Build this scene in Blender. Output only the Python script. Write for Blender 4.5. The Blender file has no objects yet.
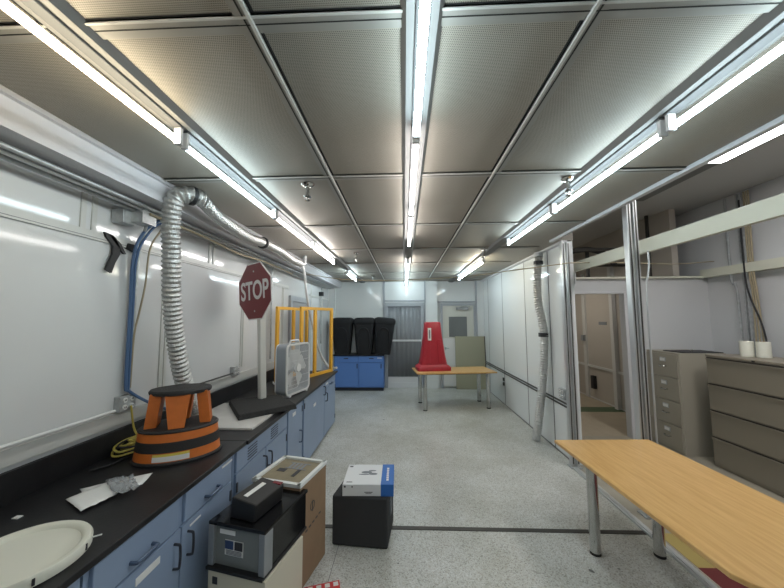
import bpy, bmesh, math, random
from mathutils import Vector, Matrix
random.seed(7)
S = bpy.context.scene
COL = S.collection
PI = math.pi

# ------------------------------------------------------------ materials
def lin(c):
    return tuple((v/12.92 if v <= .04045 else ((v+.055)/1.055)**2.4) for v in c)
def rgb(r, g, b):
    return lin((r/255, g/255, b/255)) + (1,)
MATS = {}
def mat(name, col, rough=.5, metal=0, spec=.5, bump=0, bscale=40, var=0, vscale=6, coat=0, alpha=1, trans=0, vstretch=None):
    if name in MATS: return MATS[name]
    m = bpy.data.materials.new(name); m.use_nodes = True
    n = m.node_tree.nodes; l = m.node_tree.links
    b = n['Principled BSDF']
    b.inputs['Base Color'].default_value = rgb(*col)
    b.inputs['Roughness'].default_value = rough
    b.inputs['Metallic'].default_value = metal
    b.inputs['Specular IOR Level'].default_value = spec
    b.inputs['Coat Weight'].default_value = coat
    b.inputs['Alpha'].default_value = alpha
    b.inputs['Transmission Weight'].default_value = trans
    g = n.new('ShaderNodeNewGeometry')
    if var:
        t = n.new('ShaderNodeTexNoise'); t.inputs['Scale'].default_value = vscale; t.inputs['Detail'].default_value = 5
        mp = n.new('ShaderNodeMapping')
        if vstretch: mp.inputs['Scale'].default_value = vstretch
        l.new(g.outputs['Position'], mp.inputs['Vector']); l.new(mp.outputs['Vector'], t.inputs['Vector'])
        r = n.new('ShaderNodeValToRGB')
        c = rgb(*col)
        r.color_ramp.elements[0].position = .3; r.color_ramp.elements[1].position = .7
        r.color_ramp.elements[0].color = tuple(v*(1-var) for v in c[:3]) + (1,)
        r.color_ramp.elements[1].color = tuple(min(1, v*(1+var)) for v in c[:3]) + (1,)
        l.new(t.outputs['Fac'], r.inputs['Fac']); l.new(r.outputs['Color'], b.inputs['Base Color'])
    if bump:
        t2 = n.new('ShaderNodeTexNoise'); t2.inputs['Scale'].default_value = bscale; t2.inputs['Detail'].default_value = 3
        l.new(g.outputs['Position'], t2.inputs['Vector'])
        bp = n.new('ShaderNodeBump'); bp.inputs['Strength'].default_value = bump; bp.inputs['Distance'].default_value = .01
        l.new(t2.outputs['Fac'], bp.inputs['Height']); l.new(bp.outputs['Normal'], b.inputs['Normal'])
    MATS[name] = m
    return m
def emit(name, col, strength):
    m = bpy.data.materials.new(name); m.use_nodes = True
    b = m.node_tree.nodes['Principled BSDF']
    b.inputs['Base Color'].default_value = (.9, .9, .9, 1)
    b.inputs['Emission Color'].default_value = col + (1,)
    b.inputs['Emission Strength'].default_value = strength
    return m

def perforated():
    m = bpy.data.materials.new('perforated_filter_screen'); m.use_nodes = True
    n = m.node_tree.nodes; l = m.node_tree.links; b = n['Principled BSDF']
    g = n.new('ShaderNodeNewGeometry'); sx = n.new('ShaderNodeSeparateXYZ'); l.new(g.outputs['Position'], sx.inputs[0])
    def mth(op, a, c=None, d=None):
        k = n.new('ShaderNodeMath'); k.operation = op
        for i, v in enumerate((a, c, d)):
            if v is None: continue
            if isinstance(v, (int, float)): k.inputs[i].default_value = v
            else: l.new(v, k.inputs[i])
        return k.outputs[0]
    P = .0075
    yy = mth('DIVIDE', sx.outputs['Y'], P)
    row = mth('FLOOR', yy)
    off = mth('MULTIPLY', mth('FLOORED_MODULO', row, 2), .5)
    xx = mth('ADD', mth('DIVIDE', sx.outputs['X'], P), off)
    fx = mth('SUBTRACT', mth('FRACT', xx), .5); fy = mth('SUBTRACT', mth('FRACT', yy), .5)
    d = mth('SQRT', mth('ADD', mth('MULTIPLY', fx, fx), mth('MULTIPLY', fy, fy)))
    hole = mth('LESS_THAN', d, .34)
    mix = n.new('ShaderNodeMix'); mix.data_type = 'RGBA'
    nz = n.new('ShaderNodeTexNoise'); nz.inputs['Scale'].default_value = 1.3; nz.inputs['Detail'].default_value = 4
    l.new(g.outputs['Position'], nz.inputs['Vector'])
    rp = n.new('ShaderNodeValToRGB'); rp.color_ramp.elements[0].position = .3; rp.color_ramp.elements[1].position = .7
    rp.color_ramp.elements[0].color = rgb(156, 150, 139); rp.color_ramp.elements[1].color = rgb(170, 165, 155)
    l.new(nz.outputs['Fac'], rp.inputs['Fac'])
    l.new(hole, mix.inputs['Factor']); l.new(rp.outputs['Color'], mix.inputs['A'])
    mix.inputs['B'].default_value = rgb(108, 103, 94)
    l.new(mix.outputs['Result'], b.inputs['Base Color'])
    b.inputs['Roughness'].default_value = .52; b.inputs['Metallic'].default_value = .1
    return m

def terrazzo():
    m = bpy.data.materials.new('speckled_floor'); m.use_nodes = True
    n = m.node_tree.nodes; l = m.node_tree.links; b = n['Principled BSDF']
    g = n.new('ShaderNodeNewGeometry')
    v = n.new('ShaderNodeTexVoronoi'); v.inputs['Scale'].default_value = 120
    l.new(g.outputs['Position'], v.inputs['Vector'])
    s = n.new('ShaderNodeSeparateColor'); l.new(v.outputs['Color'], s.inputs[0])
    r = n.new('ShaderNodeValToRGB'); e = r.color_ramp; e.interpolation = 'CONSTANT'
    e.elements[0].position = 0; e.elements[0].color = rgb(160, 160, 154)
    e.elements[1].position = .13; e.elements[1].color = rgb(188, 188, 183)
    for p, c in ((.32, (200, 201, 198)), (.75, (210, 212, 210)), (.9, (184, 181, 172))):
        k = e.elements.new(p); k.color = rgb(*c)
    l.new(s.outputs['Red'], r.inputs['Fac'])
    nz = n.new('ShaderNodeTexNoise'); nz.inputs['Scale'].default_value = 1.1; nz.inputs['Detail'].default_value = 6; nz.inputs['Roughness'].default_value = .65
    l.new(g.outputs['Position'], nz.inputs['Vector'])
    r2 = n.new('ShaderNodeValToRGB'); r2.color_ramp.elements[0].position = .33; r2.color_ramp.elements[1].position = .62
    r2.color_ramp.elements[0].color = (.74, .73, .68, 1); r2.color_ramp.elements[1].color = (1, 1, 1, 1)
    l.new(nz.outputs['Fac'], r2.inputs['Fac'])
    mx = n.new('ShaderNodeMix'); mx.data_type = 'RGBA'; mx.blend_type = 'MULTIPLY'; mx.inputs['Factor'].default_value = 1
    l.new(r.outputs['Color'], mx.inputs['A']); l.new(r2.outputs['Color'], mx.inputs['B'])
    # sparse dark scuffs
    n3 = n.new('ShaderNodeTexNoise'); n3.inputs['Scale'].default_value = 9; n3.inputs['Detail'].default_value = 2
    l.new(g.outputs['Position'], n3.inputs['Vector'])
    r3 = n.new('ShaderNodeValToRGB'); r3.color_ramp.elements[0].position = .235; r3.color_ramp.elements[1].position = .255
    r3.color_ramp.elements[0].color = (.25, .25, .24, 1); r3.color_ramp.elements[1].color = (1, 1, 1, 1)
    l.new(n3.outputs['Fac'], r3.inputs['Fac'])
    m2 = n.new('ShaderNodeMix'); m2.data_type = 'RGBA'; m2.blend_type = 'MULTIPLY'; m2.inputs['Factor'].default_value = 1
    l.new(mx.outputs['Result'], m2.inputs['A']); l.new(r3.outputs['Color'], m2.inputs['B'])
    l.new(m2.outputs['Result'], b.inputs['Base Color'])
    b.inputs['Roughness'].default_value = .33; b.inputs['Specular IOR Level'].default_value = .45
    return m

def woodmat(name, c1, c2, rough=.3):
    m = bpy.data.materials.new(name); m.use_nodes = True
    n = m.node_tree.nodes; l = m.node_tree.links; b = n['Principled BSDF']
    g = n.new('ShaderNodeTexCoord'); mp = n.new('ShaderNodeMapping'); mp.inputs['Scale'].default_value = (14, 1.2, 6)
    l.new(g.outputs['Object'], mp.inputs['Vector'])
    t = n.new('ShaderNodeTexNoise'); t.inputs['Scale'].default_value = 3; t.inputs['Detail'].default_value = 8; t.inputs['Roughness'].default_value = .6
    l.new(mp.outputs['Vector'], t.inputs['Vector'])
    r = n.new('ShaderNodeValToRGB'); r.color_ramp.elements[0].position = .35; r.color_ramp.elements[1].position = .65
    r.color_ramp.elements[0].color = rgb(*c1); r.color_ramp.elements[1].color = rgb(*c2)
    l.new(t.outputs['Fac'], r.inputs['Fac'])
    l.new(r.outputs['Color'], b.inputs['Base Color']); b.inputs['Roughness'].default_value = rough
    return m

M_wall = mat('glossy_white_panel', (214, 215, 215), .09, spec=.55, var=.02, vscale=1.2)
M_wallr = mat('glossy_white_panel_right', (220, 223, 223), .1, spec=.55)
M_strip = mat('panel_batten', (200, 200, 196), .35)
M_groove = mat('dark_groove', (120, 120, 120), .6)
M_soffit = mat('lilac_white_paint', (196, 196, 200), .4)
M_perf = perforated()
M_grid = mat('painted_grid_steel', (150, 148, 142), .6)
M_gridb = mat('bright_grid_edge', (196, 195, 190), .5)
M_black = mat('black_plastic', (26, 26, 27), .45)
M_gap = mat('black_gap', (30, 30, 30), .8)
M_floor = terrazzo()
M_rub = mat('dark_metal_strip', (72, 70, 66), .45, metal=.5)
M_alu = mat('brushed_aluminium', (196, 198, 198), .35, metal=.6)
M_galv = mat('galvanised_steel', (180, 183, 184), .38, metal=.6, var=.15, vscale=25)
M_foil = mat('crinkled_foil', (198, 198, 196), .36, metal=.9, bump=1, bscale=70)
M_chrome = mat('chrome', (200, 200, 198), .08, metal=1)
M_cab = mat('blue_cabinet_paint', (134, 151, 176), .4, var=.05, vscale=3)
M_cab2 = mat('bright_blue_cabinet_paint', (92, 132, 198), .4)
M_hand = mat('blue_grey_handle', (78, 94, 118), .3, metal=.3)
M_dkhand = mat('dark_handle', (38, 42, 52), .4)
M_top = mat('black_epoxy_worktop', (32, 32, 34), .42, spec=.35, var=.35, vscale=5, bump=.05, bscale=60)
M_toe = mat('dark_plinth', (42, 48, 60), .6)
M_white = mat('white_plastic', (222, 222, 220), .4)
M_fan = mat('fan_white_plastic', (222, 223, 224), .4)
M_fangrey = mat('fan_blue_grey_metal', (146, 153, 160), .4)
M_yellow = mat('yellow_powder_coat', (228, 172, 56), .4)
M_orange = mat('orange_plastic', (206, 112, 48), .4, var=.06, vscale=20)
M_stoolblk = mat('black_rubber_tread', (40, 38, 38), .6, bump=.3, bscale=200)
M_red = mat('red_barrier_plastic', (168, 34, 48), .4, var=.06, vscale=8)
M_stop = mat('stop_sign_red', (120, 34, 40), .35)
M_letter = mat('white_letter', (226, 222, 220), .5)
M_base = mat('recycled_rubber', (42, 42, 42), .9, bump=.8, bscale=90, var=.25, vscale=60)
M_pvc = mat('white_pvc_post', (206, 205, 198), .4)
M_marble = mat('pale_marble_tile', (205, 203, 199), .25, var=.07, vscale=6)
M_cream = mat('cream_bucket_plastic', (216, 215, 202), .4)
M_card = mat('brown_cardboard', (140, 115, 90), .85, var=.05, vscale=10)
M_cardd = mat('tan_cardboard_lid', (132, 122, 100), .8, var=.12, vscale=12)
M_foam = mat('white_foam', (214, 216, 214), .7)
M_creambox = mat('cream_carton', (204, 198, 180), .7)
M_cube = mat('charcoal_fabric_cube', (52, 53, 55), .85, bump=.2, bscale=200)
M_boxw = mat('white_carton', (214, 216, 218), .45)
M_boxb = mat('blue_carton_print', (32, 98, 176), .45)
M_ink = mat('grey_ink', (120, 124, 130), .6)
M_inkd = mat('dark_ink', (50, 50, 54), .6)
M_silver = mat('silver_plastic', (150, 154, 158), .35, metal=.4)
M_smoke = mat('smoky_clear_plastic', (120, 124, 122), .12, spec=.6)
M_gloss = mat('gloss_black_plastic', (20, 20, 22), .14)
M_maple = woodmat('maple_laminate', (196, 152, 92), (212, 172, 112), .3)
M_mapleE = mat('maple_edge', (196, 156, 96), .4)
M_file = mat('taupe_file_cabinet', (162, 156, 142), .45)
M_filed = mat('taupe_drawer', (156, 150, 136), .42)
M_lat = mat('brown_taupe_lateral', (132, 124, 110), .4)
M_tan = mat('tan_corridor_wall', (180, 173, 163), .6)
M_tanfl = mat('tan_corridor_floor', (168, 156, 136), .45, var=.06)
M_sidew = mat('pale_side_wall', (200, 201, 202), .5)
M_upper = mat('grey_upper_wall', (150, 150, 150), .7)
M_beam = mat('cream_beam', (208, 208, 192), .5)
M_redfl = mat('maroon_floor_tile', (104, 32, 34), .5)
M_yelfl = mat('ochre_floor_tile', (176, 156, 92), .5)
M_greenfl = mat('green_floor_tile', (72, 92, 66), .5)
M_blue = mat('blue_hose', (76, 104, 142), .4)
M_tanh = mat('tan_cable', (160, 148, 122), .5)
M_yelc = mat('yellow_cord', (190, 174, 84), .5)
M_door = mat('cream_door', (205, 205, 196), .4)
M_dframe = mat('grey_door_frame', (166, 170, 176), .4)
M_sheet = mat('grey_curtain_sheet', (134, 136, 140), .25, bump=.6, bscale=3)
M_glassd = mat('dark_mesh_glass', (112, 116, 116), .15)
M_olive = mat('olive_tan_board', (160, 158, 136), .55)
M_bin = mat('black_moulded_plastic', (16, 17, 22), .7)
M_paper = mat('white_paper', (232, 232, 230), .6, bump=.3, bscale=30)
M_bag = mat('clear_bag', (180, 184, 188), .1, bump=1, bscale=60, alpha=.5)
M_redbox = mat('red_card', (200, 60, 60), .5)
M_yellab = mat('yellow_label', (214, 196, 90), .5)
M_gaffer = mat('black_tape', (40, 40, 42), .6)
M_trof = emit('troffer_diffuser', (1, .98, .97), 11)
T_STR = 17
M_housing = mat('grey_fixture_paint', (84, 85, 86), .7)
M_twarm = emit('warm_tube', (1, .86, .62), T_STR)
M_tcool = emit('cool_tube', (.76, .94, 1), T_STR)
M_tneut = emit('neutral_tube', (1, .96, .93), T_STR)
M_tyel = emit('pale_yellow_tube', (1, .94, .74), T_STR)

# ------------------------------------------------------------ mesh builder
class G:
    def __init__(s): s.bm = bmesh.new(); s.T = Matrix.Identity(4)
    def v(s, p): return s.bm.verts.new(s.T @ Vector(p))
    def f(s, vs):
        try: return s.bm.faces.new(vs)
        except ValueError: return None
    def box(s, x0, x1, y0, y1, z0, z1):
        v = [s.v((x, y, z)) for z in (z0, z1) for x, y in ((x0, y0), (x1, y0), (x1, y1), (x0, y1))]
        for q in ((3,2,1,0), (4,5,6,7), (0,1,5,4), (1,2,6,5), (2,3,7,6), (3,0,4,7)): s.f([v[i] for i in q])
        return s
    def loft(s, rings, cap=True):
        R = [[s.v(p) for p in r] for r in rings]
        n = len(R[0])
        for a, b in zip(R, R[1:]):
            for i in range(n): s.f([a[i], a[(i+1) % n], b[(i+1) % n], b[i]])
        if cap:
            s.f(R[0][::-1]); s.f(R[-1])
        return s
    def closed(s, rings):
        R = [[s.v(p) for p in r] for r in rings]; n = len(R[0]); m = len(R)
        for k in range(m):
            a, b = R[k], R[(k+1) % m]
            for i in range(n): s.f([a[i], a[(i+1) % n], b[(i+1) % n], b[i]])
        return s
    def cyl(s, c, r, z0, z1, n=20, r2=None):
        r2 = r if r2 is None else r2
        return s.loft([[(c[0]+q*math.cos(2*PI*i/n), c[1]+q*math.sin(2*PI*i/n), z) for i in range(n)] for q, z in ((r, z0), (r2, z1))])
    def lathe(s, c, prof, n=28, sy=1, ang=0):
        ca, sa = math.cos(ang), math.sin(ang)
        def pt(r, a, z):
            x = r*math.cos(a); y = r*sy*math.sin(a)
            return (c[0]+x*ca-y*sa, c[1]+x*sa+y*ca, z)
        return s.loft([[pt(max(r, 1e-4), 2*PI*i/n, z) for i in range(n)] for r, z in prof])
    def tube(s, pts, r, n=8, cap=True):
        P = [Vector(p) for p in pts]
        rad = r if isinstance(r, (list, tuple)) else [r]*len(P)
        rings = []; up = None
        for i, p in enumerate(P):
            t = (P[min(i+1, len(P)-1)]-P[max(i-1, 0)]).normalized()
            if up is None:
                up = Vector((0, 0, 1)) if abs(t.z) < .9 else Vector((1, 0, 0))
            a = t.cross(up).normalized(); b = a.cross(t).normalized(); up = b
            rings.append([p+(a*math.cos(2*PI*k/n)+b*math.sin(2*PI*k/n))*rad[i] for k in range(n)])
        return s.loft(rings, cap)
    def prism(s, pts, d):   # polygon extruded by vector d
        d = Vector(d)
        return s.loft([[Vector(p) for p in pts], [Vector(p)+d for p in pts]])
    def build(s, name, m, parent=None, smooth=False, bevel=0, bseg=2):
        bmesh.ops.recalc_face_normals(s.bm, faces=s.bm.faces)
        me = bpy.data.meshes.new(name)
        loc = Vector((0, 0, 0))
        if parent is None and s.bm.verts:
            xs = [v.co.x for v in s.bm.verts]; ys = [v.co.y for v in s.bm.verts]; zs = [v.co.z for v in s.bm.verts]
            loc = Vector(((min(xs)+max(xs))/2, (min(ys)+max(ys))/2, min(zs)))
            for v in s.bm.verts: v.co -= loc
        s.bm.to_mesh(me); s.bm.free()
        me.materials.append(m)
        if smooth:
            for p in me.polygons: p.use_smooth = True
            try: me.set_sharp_from_angle(angle=math.radians(38))
            except Exception: pass
        o = bpy.data.objects.new(name, me); COL.objects.link(o)
        if parent is not None: o.parent = parent
        else: o.location = loc
        if bevel:
            b = o.modifiers.new('bevel', 'BEVEL'); b.width = bevel; b.segments = bseg; b.limit_method = 'ANGLE'; b.angle_limit = math.radians(40)
        return o

def tag(o, label, cat, group=None, kind=None):
    o['label'] = label; o['category'] = cat
    if group: o['group'] = group
    if kind: o['kind'] = kind
    return o
def thing(name, label, cat, loc=(0, 0, 0), rotz=0, group=None):
    o = bpy.data.objects.new(name, None); COL.objects.link(o); o.empty_display_size = .1
    o.location = loc; o.rotation_euler = (0, 0, rotz)
    return tag(o, label, cat, group)
def struct(o):
    o['kind'] = 'structure'; return o
def B(x0, x1, y0, y1, z0, z1): return G().box(x0, x1, y0, y1, z0, z1)
def spline(pts, step=.02):
    P = [Vector(p) for p in pts]; P = [P[0]*2-P[1]] + P + [P[-1]*2-P[-2]]
    out = []
    for i in range(1, len(P)-2):
        a, b, c, d = P[i-1:i+3]
        n = max(2, int((c-b).length/step))
        for k in range(n):
            t = k/n
            out.append(.5*((2*b)+(c-a)*t+(2*a-5*b+4*c-d)*t*t+(3*b-a-3*c+d)*t**3))
    out.append(P[-2]); return out
def copy_tree(o, parent=None):
    c = o.copy(); COL.objects.link(c); c.parent = parent
    for ch in list(o.children): copy_tree(ch, c)
    return c
def rrect(w, h, r, n=5):
    out = []
    for cx, cy, a0 in ((w/2-r, h/2-r, 0), (-w/2+r, h/2-r, PI/2), (-w/2+r, -h/2+r, PI), (w/2-r, -h/2+r, 1.5*PI)):
        for k in range(n+1):
            a = a0+PI/2*k/n; out.append((cx+r*math.cos(a), cy+r*math.sin(a)))
    return out
def text(body, name, m, parent, size, M, ext=.001, sx=1, bold=0):
    cu = bpy.data.curves.new(name, 'FONT'); cu.body = body; cu.size = size; cu.extrude = ext; cu.offset = bold
    cu.align_x = 'CENTER'; cu.align_y = 'CENTER'
    t = bpy.data.objects.new('tmp', cu)
    me = bpy.data.meshes.new_from_object(t)
    bpy.data.objects.remove(t)
    me.transform(M @ Matrix.Diagonal((sx, 1, 1, 1)))
    me.materials.clear(); me.materials.append(m)
    o = bpy.data.objects.new(name, me); COL.objects.link(o); o.parent = parent
    return o
def frame(o, ex, ey):   # matrix with text x axis ex, y axis ey, at o
    ex = Vector(ex).normalized(); ey = Vector(ey).normalized(); ez = ex.cross(ey)
    M = Matrix((ex, ey, ez)).transposed().to_4x4(); M.translation = Vector(o); return M

# ------------------------------------------------------------ room
XL, XR, YB, YF, ZC = -2.15, 2.22, 8.95, -1.6, 2.97
SX, SY, SZ = 4.95, 5.30, 3.75
YBARS = [1.02+1.225*k for k in range(-3, 7)]
struct(B(XL-.15, XR, YF-.1, YB+.15, -.1, 0).build('floor', M_floor))
o = struct(B(XR, SX+.1, YF-.1, SY+.1, -.1, -.001).build('floor', mat('grey_tan_floor', (158, 152, 138), .45, var=.06)))
struct(B(XR, SX+.1, SY+.1, 9.5, -.1, -.001).build('floor', M_tanfl))
# floor marks: seam, metal threshold, coloured tile bands
struct(B(-1.22, 2.15, 3.03, 3.075, 0, .006).build('trim_1', M_rub))
struct(B(-.575, -.57, 1.2, 3.02, 0, .001).build('trim_2', M_groove))
g = G(); g.box(2.13, 2.19, .5, 4.25, 0, .02); g.box(2.145, 2.15, .5, 4.25, .02, .028); struct(g.build('trim_3', M_alu))
struct(B(2.24, 3.6, 2.66, 3.05, -.001, .002).build('trim_4', M_yelfl))
struct(B(2.24, 3.6, .5, 2.66, -.001, .002).build('trim_5', M_redfl))
struct(B(2.24, 4.5, 6.75, 7.1, -.001, .002).build('trim_6', M_greenfl))

# ceiling
cl = struct(G().box(XL-.1, 2.0, YF, YB+.1, ZC, ZC+.1).box(2.0, 2.3, 4.3, YB+.1, ZC, ZC+.1).build('ceiling', M_perf))
LX = [-1.18, .07, 1.33]; BX = [-.548, .672]
g = G(); gb = G(); gd = G(); gm = G()
for x in LX: gm.loft([[(x-.075, y, ZC), (x+.075, y, ZC), (x+.055, y, ZC-.034), (x-.055, y, ZC-.034)] for y in (YF, YB)])
for x in BX:
    g.box(x-.03, x+.03, YF, YB, ZC-.01, ZC)
    sgn = 1 if x < 0 else -1
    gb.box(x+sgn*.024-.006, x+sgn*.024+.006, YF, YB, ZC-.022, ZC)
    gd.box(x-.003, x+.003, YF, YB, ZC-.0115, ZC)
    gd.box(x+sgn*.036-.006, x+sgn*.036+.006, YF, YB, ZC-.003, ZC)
for y in YBARS:
    g.box(-1.78, 2.0, y-.034, y+.034, ZC-.009, ZC)
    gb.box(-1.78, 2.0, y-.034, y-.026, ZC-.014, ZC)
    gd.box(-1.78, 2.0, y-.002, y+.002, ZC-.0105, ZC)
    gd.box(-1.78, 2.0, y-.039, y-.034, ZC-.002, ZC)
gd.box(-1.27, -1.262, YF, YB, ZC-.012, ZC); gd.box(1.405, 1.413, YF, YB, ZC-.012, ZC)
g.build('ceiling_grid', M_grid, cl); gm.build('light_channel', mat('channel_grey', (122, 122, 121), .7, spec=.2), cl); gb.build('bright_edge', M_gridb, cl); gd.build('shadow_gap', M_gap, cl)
for ch in cl.children:
    ch.matrix_parent_inverse = Matrix.Translation(-cl.location)
g = G(); g.box(1.985, 2.03, YF, 4.3, ZC-.03, ZC+.1); g.box(2.15, 2.22, 4.3, YB, ZC-.03, ZC)
struct(g.build('trim_7', M_soffit))
struct(B(2.03, SX+.1, YF, 9.5, SZ, SZ+.1).build('ceiling', mat('grey_side_ceiling', (178, 178, 176), .7)))
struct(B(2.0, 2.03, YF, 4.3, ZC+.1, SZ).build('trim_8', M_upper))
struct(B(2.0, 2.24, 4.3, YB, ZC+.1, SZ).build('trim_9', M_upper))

# left wall with battens
def parts(root, lst):
    for nm, gg, m in lst:
        c = gg.build(nm, m, root); c.matrix_parent_inverse = Matrix.Translation(-root.location)
        c['kind'] = 'structure'
wl = struct(B(XL-.1, XL, YF, YB, 0, SZ).build('wall_left', M_wall))
g = G(); gr = G()
g.box(XL, XL+.014, YF, 5.75, 2.475, 2.535); gr.box(XL, XL+.015, YF, 5.75, 2.488, 2.492)
g.box(XL, XL+.012, 7.1, YB, 2.44, 2.485)
for y in (-.75, .62, 2.02, 3.40, 4.78):
    g.box(XL, XL+.01, y-.055, y-.02, 2.535, 2.79); g.box(XL, XL+.01, y+.02, y+.055, 2.535, 2.79)
for y in (-.1, 1.25, 2.75, 4.12, 5.5):
    g.box(XL, XL+.01, y-.04, y-.012, 1.3, 2.475); g.box(XL, XL+.01, y+.012, y+.04, 1.3, 2.475)
for y in (7.2, 8.2): g.box(XL, XL+.012, y-.02, y+.02, 0, 2.86)
g.box(XL, XL+.02, YF, 6.0, 1.14, 1.23)
parts(wl, [('batten', g, M_strip), ('batten_groove', gr, M_groove)])
# soffit channel
g = G(); g.prism([(XL, YF, 2.97), (-1.79, YF, 2.97), (-1.78, YF, 2.94), (-1.80, YF, 2.935), (-1.80, YF, 2.795), (XL, YF, 2.795)], (0, YB-YF, 0))
struct(g.build('trim_10', M_soffit))
# back wall
wb = struct(B(XL-.1, 2.3, YB, YB+.1, 0, SZ).build('wall_back', M_wallr))
g = G()
g.box(-.60, -.54, YB-.02, YB, 0, ZC); g.box(.57, .60, YB-.14, YB, 0, ZC)
g.box(2.0, 2.03, YB-.1, YB, 0, ZC)
g.box(-.56, .57, YB-.03, YB, 2.40, 2.44); g.box(.95, 2.0, YB-.03, YB, 2.36, 2.40)
gw = G().box(.60, .93, YB-.12, YB, 0, ZC).box(2.03, XR, YB-.08, YB, 0, ZC).box(XL, XL+.2, YB-.08, YB, 0, ZC)
parts(wb, [('batten', g, M_dframe), ('pilaster', gw, M_wallr)])
# right wall
wr = struct(B(XR, XR+.1, 4.36, YB, 0, ZC+.1).build('wall_right', M_wallr))
g = G(); gk = G()
for y in (4.9, 5.87, 7.2, 8.4): g.box(XR-.004, XR, y-.01, y+.01, 0, ZC)
gk.box(XR-.02, XR, 4.36, YB, .735, .75); gk.box(XR-.02, XR, 4.36, YB, .69, .705)
g.box(XR-.006, XR, 4.36, YB, 0, .02)
gh = G()
for z in (.42, .52): gh.box(XR-.03, XR-.004, 7.22, 7.27, z, z+.07)
parts(wr, [('panel_joint', g, M_groove), ('bumper_rail', gk, M_rub), ('hinge', gh, M_rub)])
struct(B(XL-.1, SX+.1, YF-.1, YF, 0, SZ).build('wall_front', M_sidew))
# side room
struct(B(SX, SX+.1, YF, 9.5, 0, SZ).build('wall_side', M_sidew))
g = G().box(3.62, SX, SY, SY+.1, 0, 2.56).box(XR+.1, 3.62, SY, SY+.1, 2.33, 2.56)
struct(g.build('wall_partition', M_sidew))
g = G(); g.box(3.60, 3.64, SY-.015, SY+.115, 0, 2.33); g.box(XR+.1, 3.64, SY-.015, SY+.115, 2.31, 2.35)
struct(g.build('trim_11', mat('pale_jamb', (206, 206, 208), .45)))
g = G(); g.box(4.84, SX, 1, SY, 2.55, 2.68); g.box(XR+.1, SX, SY-.06, SY, 2.55, 2.58)
struct(g.build('trim_12', M_beam))
struct(B(4.5, 4.6, SY+.1, 9.4, 0, SZ).build('wall_corridor', M_tan))
struct(B(XR+.1, 4.6, 9.4, 9.5, 0, SZ).build('wall_end', M_tan))
g = G()
g.box(4.47, 4.5, 5.4, 9.4, .74, .79)
g.box(4.46, 4.5, 7.98, 8.10, 0, 3.0); g.box(4.42, 4.5, 6.88, 6.98, 0, 3.0); g.box(4.49, 4.5, 5.4, 9.4, 0, .03)
struct(g.build('trim_13', M_strip))
# overhead strut and duct in the space above the side room wall
t = thing('strut_frame', 'grey steel strut frame above the white side room wall', 'strut', (3.6, 5.9, 2.6))
g = G(); g.box(-1.2, 1.3, -.02, .02, .55, .60); g.box(-1.2, 1.3, .6, .64, .35, .40); g.box(-.1, -.05, .2, .24, -.2, .6); g.build('rail', M_rub, t)
for x in (.75, .95): B(x, x+.04, -.2, -.16, -.06, 1.14).build('upright', M_rub, t)
tag(G().tube(spline([(2.75, 6.3, 3.0), (3.1, 6.2, 3.15), (3.5, 6.1, 3.22), (3.8, 6.0, 3.1), (3.95, 6.0, 2.9)], .05), .05, 8).build('cable_loop', M_gaffer, smooth=True),
    'dark cable loop hanging above the doorway in the side room', 'cable')

# partition beam and posts
struct(B(2.50, 2.55, .3, 5.2, 2.59, 2.73).build('trim_14', M_beam))
def strutpost(x, y, z1, label):
    t = thing('partition_post', label, 'post', (x, y, 0), 0)
    for s in (-1, 1):
        g = G(); g.box(s*.032-.021, s*.032+.021, -.035, .035, 0, z1); g.build('channel', M_alu, t, bevel=.004)
        g = G(); g.box(s*.032-.006, s*.032+.006, -.039, -.035, .05, z1-.02); g.build('slot', M_rub, t)
    B(-.07, .07, -.06, .06, .0, .012).build('foot_plate', M_galv, t)
    return t
strutpost(2.36, 3.31, 3.75, 'aluminium double post standing behind the near wooden table')
strutpost(2.185, 4.31, 2.94, 'aluminium double post at the doorway end of the white right wall')
def conduit(name, pts, r, m, label, cat='pipe', step=.05, n=10):
    return tag(G().tube(spline(pts, step), r, n).build(name, m, smooth=True), label, cat)
conduit('bent_pipe', [(2.50, 3.28, 2.60), (2.50, 3.28, 2.44), (2.475, 3.28, 2.30), (2.46, 3.28, 2.14), (2.46, 3.28, 1.2), (2.46, 3.28, .0)], .009, M_alu, 'thin pale bent pipe beside the post behind the near table')
conduit('bent_pipe', [(2.51, 4.69, 2.60), (2.51, 4.69, 2.46), (2.48, 4.69, 2.34), (2.47, 4.69, 2.2), (2.47, 4.69, 1.2), (2.47, 4.69, .0)], .011, M_alu, 'thin pale bent pipe beside the doorway post')

# ------------------------------------------------------------ doors
d = thing('door_1', 'x', 'x', (0, YB, 0)); del d['label']; del d['category']; struct(d)
g = G(); g.box(-.54, -.46, -.06, 0, 0, 2.36); g.box(.47, .56, -.06, 0, 0, 2.36); g.box(-.46, .47, -.06, 0, 2.26, 2.36)
g.build('door_frame', M_dframe, d)
gs = G(); gs.box(-.46, .47, -.02, -.01, 0, .30); gs.box(-.46, .47, -.075, -.065, 1.28, 1.33); gs.box(-.46, .47, -.03, -.01, .28, .31); gs.box(-.46, .47, -.03, -.01, .12, .14)
gs.build('door_rail', M_fan, d)
g = G(); n = 24
front = [(-.46+.93*i/n, -.045-.006*math.sin(i*1.9)-.003*math.sin(i*4.1)) for i in range(n+1)]
for a, b in zip(front, front[1:]):
    q = [g.v((a[0], a[1], .31)), g.v((b[0], b[1], .31)), g.v((b[0], b[1]+.004, 2.26)), g.v((a[0], a[1]+.004, 2.26))]; g.f(q)
sh = g.build('curtain_sheet', M_sheet, d, smooth=True)
so = sh.modifiers.new('solid', 'SOLIDIFY'); so.thickness = .004
d = thing('door_2', 'x', 'x', (1.48, YB, 0)); del d['label']; del d['category']; struct(d)
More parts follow.
